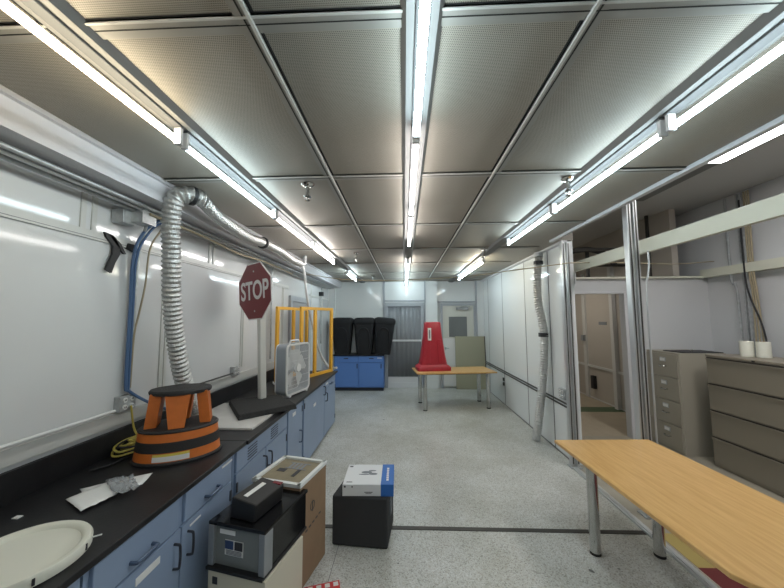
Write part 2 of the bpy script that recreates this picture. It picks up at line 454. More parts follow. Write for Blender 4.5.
g = G(); g.box(-.46, -.40, -.06, 0, 0, 2.33); g.box(.46, .52, -.06, 0, 0, 2.33); g.box(-.4, .46, -.06, 0, 2.27, 2.33); g.build('door_frame', M_dframe, d)
B(-.4, .46, -.035, -.005, .03, 2.27).build('door_leaf', M_door, d)
B(-.4, .46, -.045, -.03, .05, 1.36).build('kick_panel', M_white, d)
B(-.23, .27, -.05, -.03, 1.40, 1.96).build('window', M_glassd, d)
g = G().box(-.02, .30, -.11, -.035, 2.15, 2.23).box(.1, .35, -.14, -.10, 2.22, 2.24); g.build('door_closer', M_silver, d)
h = G(); h.cyl((-.33, -.07), .03, 1.06, 1.12, 12); h.box(-.34, -.24, -.1, -.08, 1.08, 1.1); h.box(-.34, -.32, -.09, -.04, 1.08, 1.1); h.build('door_handle', M_galv, d)
d = thing('door_3', 'x', 'x', (XL, 6.4, 0)); del d['label']; del d['category']; struct(d)
g = G(); g.box(0, .05, -.62, -.52, 0, 2.36); g.box(0, .05, .52, .62, 0, 2.36); g.box(0, .05, -.52, .52, 2.26, 2.36); g.build('door_frame', M_dframe, d)
B(0, .02, -.52, .52, 0, 2.26).build('door_leaf', mat('grey_door_leaf', (150, 152, 156), .5), d)

# ------------------------------------------------------------ ceiling tube lights
FAR = {}
def tube_light(x, y0, m, label, lit=True):
    t = thing('ceiling_tube_light', label, 'ceiling light', (x, y0+.61, ZC-.034), 0, None)
    B(-.024, .024, -.6, .6, -.012, 0).build('housing', M_housing, t, bevel=.004)
    if y0 > 4:
        m = FAR.setdefault(m.name, emit('far_'+m.name, tuple(m.node_tree.nodes['Principled BSDF'].inputs['Emission Color'].default_value)[:3], T_STR*1.9))
    if lit: G().tube([(0, -.575, -.08), (0, 0, -.08), (0, .575, -.08)], .016, 10).build('tube', m, t, smooth=True)
    for s in (-1, 1):
        g = G(); g.box(-.018, .018, s*.585-.01, s*.585+.01, -.098, -.01); g.build('lamp_holder', M_fan, t)
    return t
side = ['left', 'middle', 'right']
ords = ['first', 'second', 'third', 'fourth', 'fifth', 'sixth', 'seventh', 'eighth']
plan = {0: [M_tneut, M_twarm, M_tcool, M_tneut, M_tneut, None, M_tcool, None],
        1: [M_tcool, M_tcool, M_tneut, M_tneut, None, M_tneut, M_tcool, M_tcool],
        2: [M_tcool, M_tcool, M_tcool, M_tcool, None, M_tyel, M_tcool, None]}
tone = {M_tneut.name: 'white', M_twarm.name: 'warm white', M_tcool.name: 'cool bluish', M_tyel.name: 'pale yellow'}
for i, x in enumerate(LX):
    k = 0
    for j, m in enumerate(plan[i]):
        y0 = .35-1.22+1.22*j
        if m is None: continue
        k += 1
        if j == 0: lb = 'tube light behind the viewer at the near end of the %s ceiling row' % side[i]
        else: lb = '%s lit ceiling tube, %s from the front in the %s row' % (tone[m.name], ords[k-2], side[i])
        tube_light(x, y0, m, lb)
# troffer and added fill light in the side room ceiling
t = thing('recessed_ceiling_light', 'bright white rectangular ceiling light over the filing cabinets', 'ceiling light', (3.48, 3.1, SZ))
B(-.27, .27, -.62, .62, -.03, 0).build('housing', M_soffit, t); B(-.25, .25, -.6, .6, -.035, -.03).build('diffuser', M_trof, t)
t = thing('recessed_ceiling_light', 'added fill light out of view, nearer the viewer over the side room', 'ceiling light', (3.48, 1.8, SZ))  # out-of-view fill light, added to brighten the side room
B(-.27, .27, -.62, .62, -.03, 0).build('housing', M_soffit, t); B(-.25, .25, -.6, .6, -.035, -.03).build('diffuser', M_trof, t)
t = thing('ceiling_vent', 'dark unlit ceiling panel beyond the rectangular side room light', 'vent', (3.48, 4.35, SZ))
B(-.27, .27, -.6, .6, -.02, 0).build('grille', mat('dark_grille', (110, 110, 108), .6), t)
# unseen lamp added to light the corridor beyond the doorway
t = thing('recessed_ceiling_light', 'unseen lamp added to light the tan corridor beyond the side doorway', 'ceiling light', (3.4, 7.6, 2.9))
B(-.2, .2, -.6, .6, 0, .04).build('housing', M_soffit, t); B(-.18, .18, -.58, .58, -.01, 0).build('diffuser', emit('corridor_fill_light', (1, .92, .8), 7), t)

# sprinklers
def sprinkler(x, y, label):
    t = thing('ceiling_sprinkler', label, 'sprinkler', (x, y, ZC-.01), 0, None)
    G().lathe((0, 0), [(.045, 0), (.05, -.008), (.035, -.02), (.018, -.024)], 16).build('escutcheon', M_chrome, t, smooth=True)
    G().lathe((0, 0), [(.014, -.02), (.014, -.09), (.024, -.095), (.03, -.10), (.026, -.108), (.008, -.112), (.006, -.13)], 14).build('pipe', M_chrome, t, smooth=True)
    G().lathe((0, 0), [(.004, -.128), (.02, -.132), (.02, -.135), (.003, -.137)], 12).build('deflector', M_chrome, t)
for x, y, lb in ((-.735, 2.33, 'chrome ceiling sprinkler left of the middle lights, nearest on that side'), (1.23, 2.33, 'chrome ceiling sprinkler beside the right row of tubes, nearest on that side'),
              (-.75, 4.9, 'chrome ceiling sprinkler farther back on the left of the middle lights'), (1.22, 4.75, 'chrome ceiling sprinkler farther back beside the right row of tubes'),
              (-.75, 7.6, 'tiny ceiling sprinkler near the back wall on the left'), (1.3, 7.6, 'tiny ceiling sprinkler near the back wall on the right')):
    sprinkler(x, y, lb)

# ------------------------------------------------------------ foil ducts
def duct(name, pts, r, label, m=M_foil, pitch=.038):
    P = spline(pts, .0055); L = 0; rad = []
    for i, p in enumerate(P):
        if i: L += (p-P[i-1]).length
        rad.append(r*(1+.1*math.sin(2*PI*L/pitch)))
    t = thing(name, label, 'duct hose', P[-1])
    g = G(); g.T = Matrix.Translation(-P[-1]); g.tube(P, rad, 16); g.build('hose', m, t, smooth=True)
    return t, P[-1]
def clamp(t, base, c, d, r, w=.025, name='clamp'):
    c = Vector(c)-base; d = Vector(d).normalized()*w/2
    G().tube([c-d, c+d], r, 16).build(name, M_gaffer, t, smooth=True)
t, b = duct('foil_duct', [(-1.62, 2.42, 2.885), (-1.67, 2.33, 2.89), (-1.74, 2.28, 2.84), (-1.79, 2.31, 2.68), (-1.82, 2.37, 2.45), (-1.86, 2.45, 2.1), (-1.89, 2.55, 1.78), (-1.91, 2.70, 1.4), (-1.93, 2.9, 1.14), (-1.93, 2.98, 1.0)], .063,
            'wide silver foil duct hanging down the left wall behind the orange stool')
clamp(t, b, (-1.655, 2.35, 2.888), (.5, .85, 0), .073)
t, b = duct('foil_duct', [(-1.62, 2.42, 2.875), (-1.65, 2.7, 2.83), (-1.65, 3.2, 2.785), (-1.66, 3.6, 2.82), (-1.66, 4.1, 2.835), (-1.66, 4.55, 2.80), (-1.64, 4.95, 2.80)], .05,
            'silver foil duct running back under the ceiling above the stop sign')
clamp(t, b, (-1.66, 3.6, 2.82), (0, 1, 0), .07)
t, b = duct('foil_duct', [(2.12, 4.98, 2.86), (2.10, 5.0, 2.6), (2.10, 5.02, 2.2), (2.12, 4.95, 1.85), (2.13, 4.93, 1.6), (2.12, 4.98, 1.1), (2.10, 5.08, .6), (2.07, 5.13, .25), (2.05, 5.18, .03)], .058,
            'silver foil duct hanging down the right wall to the floor')
clamp(t, b, (2.115, 4.985, 2.78), (0, 0, 1), .07, .05); clamp(t, b, (2.125, 4.935, 1.66), (0, 0, 1), .07, .06)
g = G().cyl((0, 0), .065, 0, .07, 18); g.T = Matrix.Translation((0, 0, 0))
c = g.build('collar', M_galv, t, smooth=True); c.location = Vector((2.12, 4.98, 2.87))-b
# upright thin hose from the end of the ceiling duct
t = thing('drain_hose', 'thin pale hose falling from the duct end behind the yellow frames', 'hose', (-1.3, 6.02, .97))
g = G(); g.T = Matrix.Translation((1.3, -6.02, -.97)); g.tube(spline([(-1.64, 4.93, 2.78), (-1.63, 5.05, 2.70), (-1.66, 5.3, 2.35), (-1.66, 5.6, 1.9), (-1.60, 5.9, 1.35), (-1.50, 6.02, 1.08), (-1.38, 6.03, .98), (-1.28, 6.0, 1.0)], .03), .022, 10)
g.build('hose', M_fan, t, smooth=True)
# end cap / elbow at duct end
tag(G().tube(spline([(-1.66, 4.95, 2.8), (-1.64, 5.0, 2.8), (-1.62, 5.04, 2.83), (-1.62, 5.05, 2.95)], .03), .03, 10).build('duct_elbow', M_galv, smooth=True), 'small metal elbow at the far end of the ceiling duct', 'duct fitting')

# ------------------------------------------------------------ conduits, boxes, hoses on left wall
for i, (x, z, r, m, lb) in enumerate(((-1.93, 2.765, .014, M_galv, 'outermost steel conduit running under the left soffit'), (-1.975, 2.755, .014, M_alu, 'middle steel conduit running under the left soffit'),
                               (-2.03, 2.75, .016, M_galv, 'steel conduit nearest the left wall under the soffit'))):
    tag(G().tube([(x, YF+.1, z), (x, 3, z), (x, 8.6, z)], r, 10).build('conduit', m, smooth=True), lb, 'conduit')
tag(G().tube(spline([(-1.95, 2.3, 2.73), (-1.94, 2.8, 2.725), (-1.95, 3.1, 2.72), (-1.94, 3.6, 2.69), (-1.95, 4.2, 2.72), (-1.93, 4.8, 2.71), (-1.95, 5.4, 2.70)], .1), .011, 8).build('yellow_hose', M_tanh, smooth=True),
    'slack yellowish hose tied under the left conduits', 'hose')
t = thing('junction_box', 'galvanised junction box on the conduits above the blue hoses', 'junction box', (-2.0, 2.30, 2.635))
B(-.07, .04, -.055, .065, .02, .155).build('box_body', M_galv, t, bevel=.003)
B(-.14, -.05, -.12, -.02, .0, .10).build('rear_box', M_galv, t, bevel=.003)
B(.04, .044, -.06, .07, .017, .158).build('cover', M_galv, t)
def wallline(pts, r, m, name, label, cat): return tag(G().tube(spline(pts, .04), r, 8).build(name, m, smooth=True), label, cat)
wallline([(-1.95, 2.50, 2.74), (-2.0, 2.44, 2.72), (-2.06, 2.37, 2.6), (-2.1, 2.34, 2.4), (-2.11, 2.35, 2.0), (-2.11, 2.35, 1.45), (-2.1, 2.37, 1.38), (-2.04, 2.5, 1.26), (-2.0, 2.66, 1.16)], .011, M_blue, 'blue_hose', 'blue hose hanging left of the grey cord down the wall', 'hose')
wallline([(-1.95, 2.52, 2.73), (-2.01, 2.46, 2.70), (-2.06, 2.40, 2.58), (-2.1, 2.37, 2.4), (-2.11, 2.375, 2.0), (-2.11, 2.375, 1.37)], .009, M_blue, 'blue_hose', 'second blue hose close beside the first on the left wall', 'hose')
wallline([(-2.02, 2.36, 2.68), (-2.1, 2.40, 2.5), (-2.12, 2.40, 2.1), (-2.125, 2.40, 1.34)], .012, M_galv, 'conduit', 'vertical steel conduit behind the blue hoses', 'conduit')
wallline([(-2.0, 2.48, 2.66), (-2.07, 2.46, 2.5), (-2.09, 2.455, 2.2), (-2.11, 2.43, 1.95), (-2.11, 2.40, 1.8), (-2.11, 2.39, 1.40)], .007, M_tanh, 'tan_cable', 'tan cable bowing out beside the blue hoses', 'cable')
wallline([(-2.10, YF+.2, 1.262), (-2.10, 0, 1.262), (-2.10, 1, 1.262), (-2.10, 2.26, 1.262)], .011, M_white, 'conduit', 'white horizontal conduit low on the left wall ending at the outlet box', 'conduit')
wallline([(-2.10, 2.75, 1.262), (-2.10, 3.2, 1.262), (-2.10, 3.84, 1.262)], .009, M_rub, 'conduit', 'dark horizontal conduit on the left wall behind the foil duct', 'conduit')
def outlet(x, y, z, label, n=2, face=1, s=1):
    t = thing('outlet_box', label, 'electrical outlet', (x, y, z))
    B(0, .05*face, -.07*s, .07*s, 0, .115*s).build('box_body', M_galv, t, bevel=.004) if face > 0 else B(.05*face, 0, -.07*s, .07*s, 0, .115*s).build('box_body', M_galv, t, bevel=.004)
    for iy in (-1, 1):
        for iz in (0, 1):
            g = G(); a = .05*face; b2 = .058*face
            y0 = iy*.03*s; z0 = (.032+.052*iz)*s
            ring = [(0, y0+.019*s*math.cos(2*PI*k/10), z0+.019*s*math.sin(2*PI*k/10)) for k in range(10)]
            g.loft([[(a, p[1], p[2]) for p in ring], [(b2, p[1], p[2]) for p in ring]]); rc = g.build('receptacle', M_white, t)
            g = G(); g.box(min(b2, b2+.002*face), max(b2, b2+.002*face), y0-.008*s, y0-.004*s, z0-.005*s, z0+.006*s); g.box(min(b2, b2+.002*face), max(b2, b2+.002*face), y0+.004*s, y0+.008*s, z0-.005*s, z0+.006*s); g.build('slot', M_gap, rc)
outlet(XL, 2.37, 1.235, 'four-socket outlet box below the blue hoses')
outlet(XL, 3.93, 1.22, 'four-socket outlet box on the wall left of the stop sign post')
outlet(XL, 4.7, 1.22, 'small outlet box on the left wall behind the yellow frame')
outlet(XR, 4.55, .80, 'outlet box low on the right wall beside the doorway post', face=-1, s=1.2)
t = thing('hanging_tape', 'limp black tape strip stuck high on the left wall', 'tape', (XL, 2.12, 2.3))
for k, pl in enumerate(([(0, .045, -.02), (0, .09, -.04), (0, .115, .04), (0, .15, .11), (0, .14, .17), (0, .085, .235), (0, .02, .245), (0, .03, .215), (0, .09, .16), (0, .09, .10), (0, .07, .05)], [(0, .05, .235), (0, .085, .235), (0, .15, .19), (0, .20, .12), (0, .18, .12), (0, .12, .17)])):
    G().prism([(.012, y-.02, z) for _, y, z in pl], (.018, 0, 0)).build('strip', M_gaffer, t)
t = tag(G().prism([(XL, 2.31, 2.47), (XL, 2.40, 2.45), (XL, 2.395, 2.495), (XL, 2.37, 2.51), (XL, 2.32, 2.51)], (.03, 0, 0)).build('wall_bracket', M_gaffer), 'small black bracket on the wall right of the black tape', 'bracket')
# far conduit drops
wallline([(-2.08, 4.9, 2.72), (-2.1, 4.92, 2.6), (-2.1, 4.92, 1.3)], .014, M_galv, 'conduit', 'grey conduit dropping down the wall behind the yellow frames', 'conduit')
wallline([(-2.08, 7.9, 2.7), (-2.1, 7.92, 2.5), (-2.1, 7.92, 1.3)], .02, M_galv, 'conduit', 'far vertical conduit near the back left corner', 'conduit')
B_ = B(-2.15, -2.05, 7.86, 7.97, 2.5, 2.6).build('junction_box', M_gaffer); tag(B_, 'dark box on top of the far vertical conduit', 'junction box')
tag(G().tube(spline([(-1.9, 5.75, 2.77), (-1.2, 5.6, 2.64), (-.6, 5.35, 2.575), (0, 5.1, 2.545), (.9, 4.8, 2.55), (1.6, 4.5, 2.60), (2.10, 4.22, 2.63), (2.26, 4.2, 2.64), (3.2, 4.6, 2.70), (4.2, 5.0, 2.74), (4.93, 5.15, 2.80)], .1), .007, 8).build('strung_cord', M_tanh, smooth=True),
    'thin yellowish cord strung across the whole room below the ceiling', 'cord')

# ------------------------------------------------------------ workbench
ZT = .95; FX = -1.275
def worktop(y0, y1, label, xf):
    t = thing('worktop', label, 'worktop', (-1.7, (y0+y1)/2, ZT-.032))
    h = (y1-y0)/2
    B(XL+.002+1.7, xf+1.7, -h, h, 0, .032).build('slab', M_top, t, bevel=.004)
    B(XL+.022+1.7, XL+.05+1.7, -h, h, .032, .20).build('backsplash', M_top, t, bevel=.003)
worktop(-1.2, 2.56, 'black stone worktop of the near left bench with backsplash', FX+.005)
worktop(2.562, 5.97, 'black stone worktop of the far left bench under the fan', FX+.02)
def bow(parent, p, axis, L=.13, m=M_dkhand, r=.007, out=.035):
    # D handle centred at p on a face looking to +x ; axis 'y' or 'z'
    pts = []
    for t_, o_ in ((-1, 0), (-.96, .8), (-.8, 1), (0, 1.08), (.8, 1), (.96, .8), (1, 0)):
        q = [p[0]+o_*out, p[1], p[2]]
        q[1 if axis == 'y' else 2] += t_*L/2
        pts.append(q)
    g = G(); g.tube(spline(pts, .012), r, 8)
    return g.build('handle', m, parent, smooth=True)
XFc = FX-.012
def cabinet(y0, y1, spec, label):
    t = thing('base_cabinet', label, 'cabinet', (XFc, (y0+y1)/2, 0))
    h = (y1-y0)/2; yc = (y0+y1)/2
    B(-.80, -.02, -h+.001, h-.001, .04, ZT-.034).build('body', M_cab, t)
    B(-.78, -.05, -h+.01, h-.01, 0, .04).build('plinth', M_toe, t)
    for s in spec:
        k, a, b, z0, z1 = s[:5]; a -= yc; b -= yc
        if k == 'panel':
            B(-.02, 0, a, b, z0, z1).build('rail', M_cab, t)
        else:
            p = B(-.02, .0, a, b, z0, z1).build('drawer' if k == 'drawer' else ('vent_panel' if k == 'vent' else 'door'), M_cab, t, bevel=.004)
            if k == 'drawer': bow(p, (0, (a+b)/2, (z0+z1)/2-.035), 'y', .13, M_hand, .009)
            if k == 'vent':
                for gx in ((a+.17, a+.33), (b-.42, b-.26)):
                    g = G()
                    for q in range(5): g.box(0, .006, gx[0], gx[1], .775+q*.022, .780+q*.022)
                    g.build('louvre', M_dkhand, p)
            if k == 'doorR': bow(p, (0, b-.05, z1-.12), 'z', .13, M_dkhand)
            if k == 'doorL': bow(p, (0, a+.05, z1-.12), 'z', .13, M_dkhand)
            if k == 'pull':  bow(p, (0, (a+b)/2+.14, .50), 'z', .14, M_hand)
            if k in ('doorR', 'doorL', 'pull'):
                hy = a+.012 if k == 'doorR' else (b-.012)
                for hz in (z0+.1, z1-.1): B(0, .006, hy-.01, hy+.01, hz-.035, hz+.035).build('hinge', M_dkhand, p)
        if len(s) > 5:
            for (ya, yb, za, zb) in s[5]:
                B(0, .003, ya-yc, yb-yc, za, zb).build('sticker', M_white, p)
    return t
D0, D1 = .74, .905
cabinet(.20, 1.30, [('drawer', .22, 1.22, D0, D1), ('doorR', .22, .75, .05, D0-.01), ('doorL', .76, 1.22, .05, D0-.01)], 'blue base cabinet under the bucket lid, nearest the viewer')
bpy.context.view_layer.update()
t = [o for o in bpy.data.objects if o.name == 'base_cabinet'][0]
B(.001, .004, .33, .43, .82, .87).build('green_sticker', mat('green_sticker', (90, 170, 80), .5), t)
cabinet(1.31, 2.42, [('drawer', 1.335, 1.825, D0, D1), ('drawer', 1.885, 2.385, D0, D1, [(2.25, 2.38, .875, .888)]), ('doorR', 1.335, 1.855, .05, D0-.01, [(1.55, 1.70, .655, .69)]), ('doorL', 1.865, 2.385, .05, D0-.01, [(1.93, 2.03, .69, .70)])],
        'blue base cabinet with two drawers in front of the white papers')
cabinet(2.425, 3.51, [('vent', 2.45, 3.49, D0+.01, D1), ('doorR', 2.45, 2.965, .05, D0), ('doorL', 2.975, 3.49, .05, D0)], 'blue base cabinet with louvred top panel below the stop sign')
cabinet(3.515, 4.03, [('pull', 3.53, 4.01, .05, D1, [(3.66, 3.76, .80, .84)])], 'narrow blue base cabinet with one tall door below the fan')
cabinet(4.035, 5.93, [('doorR', 4.08, 5.10, .05, D1, [(4.5, 4.62, .68, .72)]), ('drawer', 5.12, 5.9, .79, D1, [(5.2, 5.34, .84, .87)]), ('doorL', 5.12, 5.9, .05, .78)], 'blue base cabinet at the far end of the left bench')

# white bucket lid
t = thing('bucket_lid', 'round cream bucket lid lying on the near bench', 'lid', (-1.545, 1.275, ZT))
G().lathe((0, 0), [(.20, 0), (.217, .004), (.218, .032), (.212, .042), (.196, .043), (.186, .038), (.180, .026), (.174, .024), (.12, .0245), (.02, .0245)], 48).build('lid', M_cream, t, smooth=True)
for a in (-.5, -1.1, .35):
    g = G(); g.T = Matrix.Rotation(a, 4, 'Z'); g.box(.214, .2205, -.004, .004, .010, .034); g.build('notch', M_inkd, t)
g = G(); g.T = Matrix.Rotation(.6, 4, 'Z'); g.box(.20, .25, -.003, .003, .026, .03); g.build('pull_tab', M_white, t)

# papers and clear bag
def sheet(pts, z, h, name, m, label, cat, seed=1):
    random.seed(seed); g = G(); n = 8
    a, b, c, d = [Vector(p) for p in pts]; V = []
    for i in range(n+1):
        row = []
        for j in range(n+1):
            p = a.lerp(b, i/n).lerp(d.lerp(c, i/n), j/n)
            row.append(g.v((p.x, p.y, z+h*random.random())))
        V.append(row)
    for i in range(n):
        for j in range(n): g.f([V[i][j], V[i+1][j], V[i+1][j+1], V[i][j+1]])
    o = g.build(name, m, smooth=True); s_ = o.modifiers.new('solid', 'SOLIDIFY'); s_.thickness = .002; s_.offset = 1
    return tag(o, label, cat)
sheet([(-1.87, 1.82), (-1.60, 2.02), (-1.55, 1.88), (-1.72, 1.72)], ZT+.001, .003, 'paper_sheet', M_paper, 'flat white paper sheet with a pointed corner under the clear bag', 'paper')
sheet([(-1.82, 1.70), (-1.63, 1.60), (-1.59, 1.76), (-1.76, 1.88)], ZT+.010, .006, 'paper_envelope', M_paper, 'folded white paper envelope on the near worktop', 'paper', 3)
sheet([(-1.76, 1.86), (-1.56, 1.72), (-1.50, 1.80), (-1.66, 1.94)], ZT+.018, .02, 'clear_plastic_bag', M_bag, 'crumpled clear plastic bag on the white papers', 'plastic bag', 5)
tag(B(-1.93, -1.90, 1.55, 1.575, ZT, ZT+.004).build('paper_scrap', M_paper), 'tiny white paper scrap on the black worktop', 'scrap')

# cord coil
t = thing('extension_cord', 'coiled yellow and black extension cord left of the orange stool', 'cord', (-2.0, 2.36, ZT))
random.seed(11)
for k, (m, nm) in enumerate(((M_yelc, 'yellow_loop'), (M_gaffer, 'black_loop'))):
    pts = []
    for i in range(110):
        a = i*.35; r = .085+.045*math.sin(i*.11+k*2)+.008*random.random()
        pts.append((r*.8*math.cos(a+k), r*1.35*math.sin(a+k), .010+(.012*(1-k))+.0005*i+.02*abs(math.sin(i*.23+k))))
    G().tube(spline(pts, .02), .007, 6).build(nm, m, t, smooth=True)
G().tube(spline([(-.03, .05, .07), (-.07, .04, .15), (-.085, .02, .32)], .02), .007, 8).build('yellow_lead', M_yelc, t, smooth=True)
G().tube(spline([(.05, -.12, .012), (.04, -.25, .01), (-.02, -.34, .01)], .02), .006, 8).build('black_lead', M_gaffer, t, smooth=True)

# ------------------------------------------------------------ orange step stool
t = thing('step_stool', 'orange and black oval two-step stool on the near bench', 'step stool', (-1.635, 2.295, ZT), math.radians(27))
def oval(rx, z): return (rx, z)
sy = .72
G().lathe((0, 0), [(.270, 0), (.275, .012), (.268, .024)], 40, sy).build('base_rim', M_stoolblk, t, smooth=True)
G().lathe((0, 0), [(.264, .022), (.256, .085)], 40, sy).build('lower_orange_band', M_orange, t, smooth=True)
G().lathe((0, 0), [(.258, .083), (.250, .148)], 40, sy).build('black_band', M_stoolblk, t, smooth=True)
G().lathe((0, 0), [(.249, .146), (.242, .205)], 40, sy).build('upper_orange_band', M_orange, t, smooth=True)
G().lathe((0, 0), [(.246, .203), (.248, .212), (.238, .222), (.2, .223)], 40, sy).build('lower_step', M_stoolblk, t, smooth=True)
for a, w0, w1 in ((-PI/2, .078, .048), (PI/2, .078, .048), (0, .085, .07), (PI, .085, .07)):
    g = G(); rx0, rx1 = .172, .20
    def pt(a_, r_, w_, dd):
        c_, s_ = math.cos(a_), math.sin(a_); q = (r_-dd)
        return (q*c_-w_*s_, q*s_*.72+w_*c_)
    rings = []
    for z, w, r_ in ((.222, w1, rx1), (.455, w0, rx0)):
        rings.append([pt(a, r_, -w, 0)+(z,), pt(a, r_, w, 0)+(z,), pt(a, r_, w*.9, .07)+(z,), pt(a, r_, -w*.9, .07)+(z,)])
    g.loft(rings); g.build('leg', M_orange, t, bevel=.004)
G().lathe((0, 0), [(.17, .438), (.192, .445), (.196, .463), (.187, .475), (.17, .473), (.01, .477)], 40, sy).build('upper_step', M_stoolblk, t, smooth=True)
# warning label follows the band
g = G(); R = .2895
def bandpt(a, z, d=.0025):
    rr = .264-(z-.022)*.127+d
    return (rr*math.cos(a), rr*sy*math.sin(a), z)
A = [math.radians(-118+4*i) for i in range(13)]
for a, b2 in zip(A, A[1:]): g.f([g.v(bandpt(a, .03)), g.v(bandpt(b2, .03)), g.v(bandpt(b2, .062)), g.v(bandpt(a, .062))])
g.build('warning_label', M_white, t)
g = G()
for a, b2 in zip(A, A[1:]): g.f([g.v(bandpt(a, .062)), g.v(bandpt(b2, .062)), g.v(bandpt(b2, .078)), g.v(bandpt(a, .078))])
g.build('label_header', M_yellab, t)

# marble tile and stop sign
tag(B(-2.06, -1.335, 2.79, 3.60, ZT, ZT+.02).build('marble_tile', M_marble, bevel=.003), 'pale stone slab lying on the bench under the stop sign base', 'stone slab')
t = thing('stop_sign', 'red octagonal stop sign on a white post with rubber base', 'stop sign', (-1.63, 3.55, ZT+.021))
g = G(); P4 = [(-.34, -.02), (.07, -.58), (.49, -.17), (.12, .29)]
g.loft([[(x, y, 0) for x, y in P4], [(x*.96, y*.96, .05) for x, y in P4]]); g.build('rubber_base', M_base, t, bevel=.008)
tilt = Matrix.Translation((0, .07, .05)) @ Matrix.Rotation(math.radians(-2.0), 4, 'Y')
g = G(); g.T = tilt @ Matrix.Rotation(math.radians(-35), 4, 'Z'); g.box(-.036, .036, -.036, .036, -.002, 1.40); g.build('post', M_pvc, t, bevel=.01)
ang = math.radians(-33)
SM = Matrix.Translation((-.027, .07, 1.275)) @ Matrix.Rotation(math.radians(-3.5), 4, 'Y') @ Matrix.Rotation(ang, 4, 'Z')
def octa(r, y): return [(r*math.cos(PI/8+k*PI/4), y, r*math.sin(PI/8+k*PI/4)) for k in range(8)]
SM2 = SM @ Matrix.Translation((-.02, -.085, 0))
g = G(); g.T = SM2; g.prism(octa(.355, 0), (0, -.006, 0)); g.build('sign_border', M_letter, t)
g = G(); g.T = SM2; g.prism(octa(.341, -.006), (0, -.002, 0)); g.build('sign_face', M_stop, t)
text('STOP', 'lettering', M_letter, t, .30, SM2 @ frame((0, -.009, 0.0), (1, 0, 0), (0, 0, 1)), .001, .78, .006)
g = G(); g.T = SM2
for z in (.23, -.23): g.prism([(.01*math.cos(k*PI/4), -.0085, z+.01*math.sin(k*PI/4)) for k in range(8)], (0, -.004, 0))
g.build('bolt', M_galv, t)

# ------------------------------------------------------------ box fan
# local frame: x = width along the bench, front face looks to -y
t = thing('box_fan', 'white box fan standing on the far bench beside the stop sign', 'fan', (-1.39, 4.13, ZT), math.radians(76))
W, Hh, Dp = .53, .63, .145
def ringat(w, h, r, y, zc): return [(x, y, zc+z) for x, z in rrect(w, h, r, 6)]
zc = .03+Hh/2-.01
def band(w0, w1, y0, y1, r0=.07):
    g = G(); dw = (w0-w1)/2
    a = ringat(W*1-2*w0, Hh-2*w0, max(r0-w0, .01), y0, zc); b_ = ringat(W-2*w0, Hh-2*w0, max(r0-w0, .01), y1, zc)
    c_ = ringat(W-2*w1, Hh-2*w1, max(r0-w1, .01), y1, zc); d_ = ringat(W-2*w1, Hh-2*w1, max(r0-w1, .01), y0, zc)
    g.closed([a, b_, c_, d_]); return g
band(0, .012, 0, Dp).build('housing', M_fangrey, t, smooth=True)
band(-.004, .018, -.012, .004).build('front_rim', M_white, t, smooth=True)
band(-.004, .018, Dp-.004, Dp+.008).build('rear_rim', M_white, t, smooth=True)
for y in (-.008, Dp):
    g = G()
    for k in range(-9, 10):
        x = k*.026
        g.box(x-.003, x+.003, y, y+.004, zc-Hh/2+.014, zc+Hh/2-.014)
    for z in (-.2, -.1, .1, .2): g.box(-W/2+.014, W/2-.014, y+.002, y+.006, zc+z-.002, zc+z+.002)
    g.build('grille', M_fan, t)
def disc(g, x, z, r, y0, y1, n=20): g.loft([[(x+r*math.cos(2*PI*k/n), y0, z+r*math.sin(2*PI*k/n)) for k in range(n)], [(x+r*.9*math.cos(2*PI*k/n), y1, z+r*.9*math.sin(2*PI*k/n)) for k in range(n)]])
g = G(); disc(g, 0, zc, .055, .0, -.014); g.build('grille_badge', M_white, t, smooth=True)
g = G(); disc(g, 0, zc, .055, .09, .025); g.build('motor_hub', M_fan, t, smooth=True)
for k in range(5):
    a = k*2*PI/5+.3; g = G()
    rings = []
    for r_, wd, tw in ((.05, .05, .9), (.12, .085, .6), (.19, .11, .45), (.235, .09, .4)):
        ca, sa = math.cos(a), math.sin(a); q = []
        for s_, dy in ((-1, -.002), (1, -.002), (1, .002), (-1, .002)):
            tx = s_*wd; q.append((r_*ca-tx*math.cos(tw)*sa, .055+s_*wd*math.sin(tw)*.5+dy, zc+r_*sa+tx*math.cos(tw)*ca))
        rings.append(q)
    g.loft(rings); g.build('blade', M_white, t, smooth=True)
G().tube(spline([(-.1, .06, zc+Hh/2), (-.09, .06, zc+Hh/2+.035), (0, .06, zc+Hh/2+.04), (.09, .06, zc+Hh/2+.035), (.1, .06, zc+Hh/2)], .02), .011, 8).build('carry_handle', M_white, t, smooth=True)
for x in (-.19, .19): B(x-.02, x+.02, -.02, Dp+.03, 0, .024).build('foot', M_fan, t, bevel=.004)
t.location.z = ZT
wallline([(-1.62, 4.35, ZT+.012), (-1.72, 4.3, ZT+.04), (-1.82, 4.38, ZT+.10), (-1.86, 4.5, ZT+.05), (-1.76, 4.5, ZT+.012), (-1.68, 4.42, ZT+.012)], .008, M_white, 'fan_cord', 'white cord looped on the bench behind the fan', 'cord')

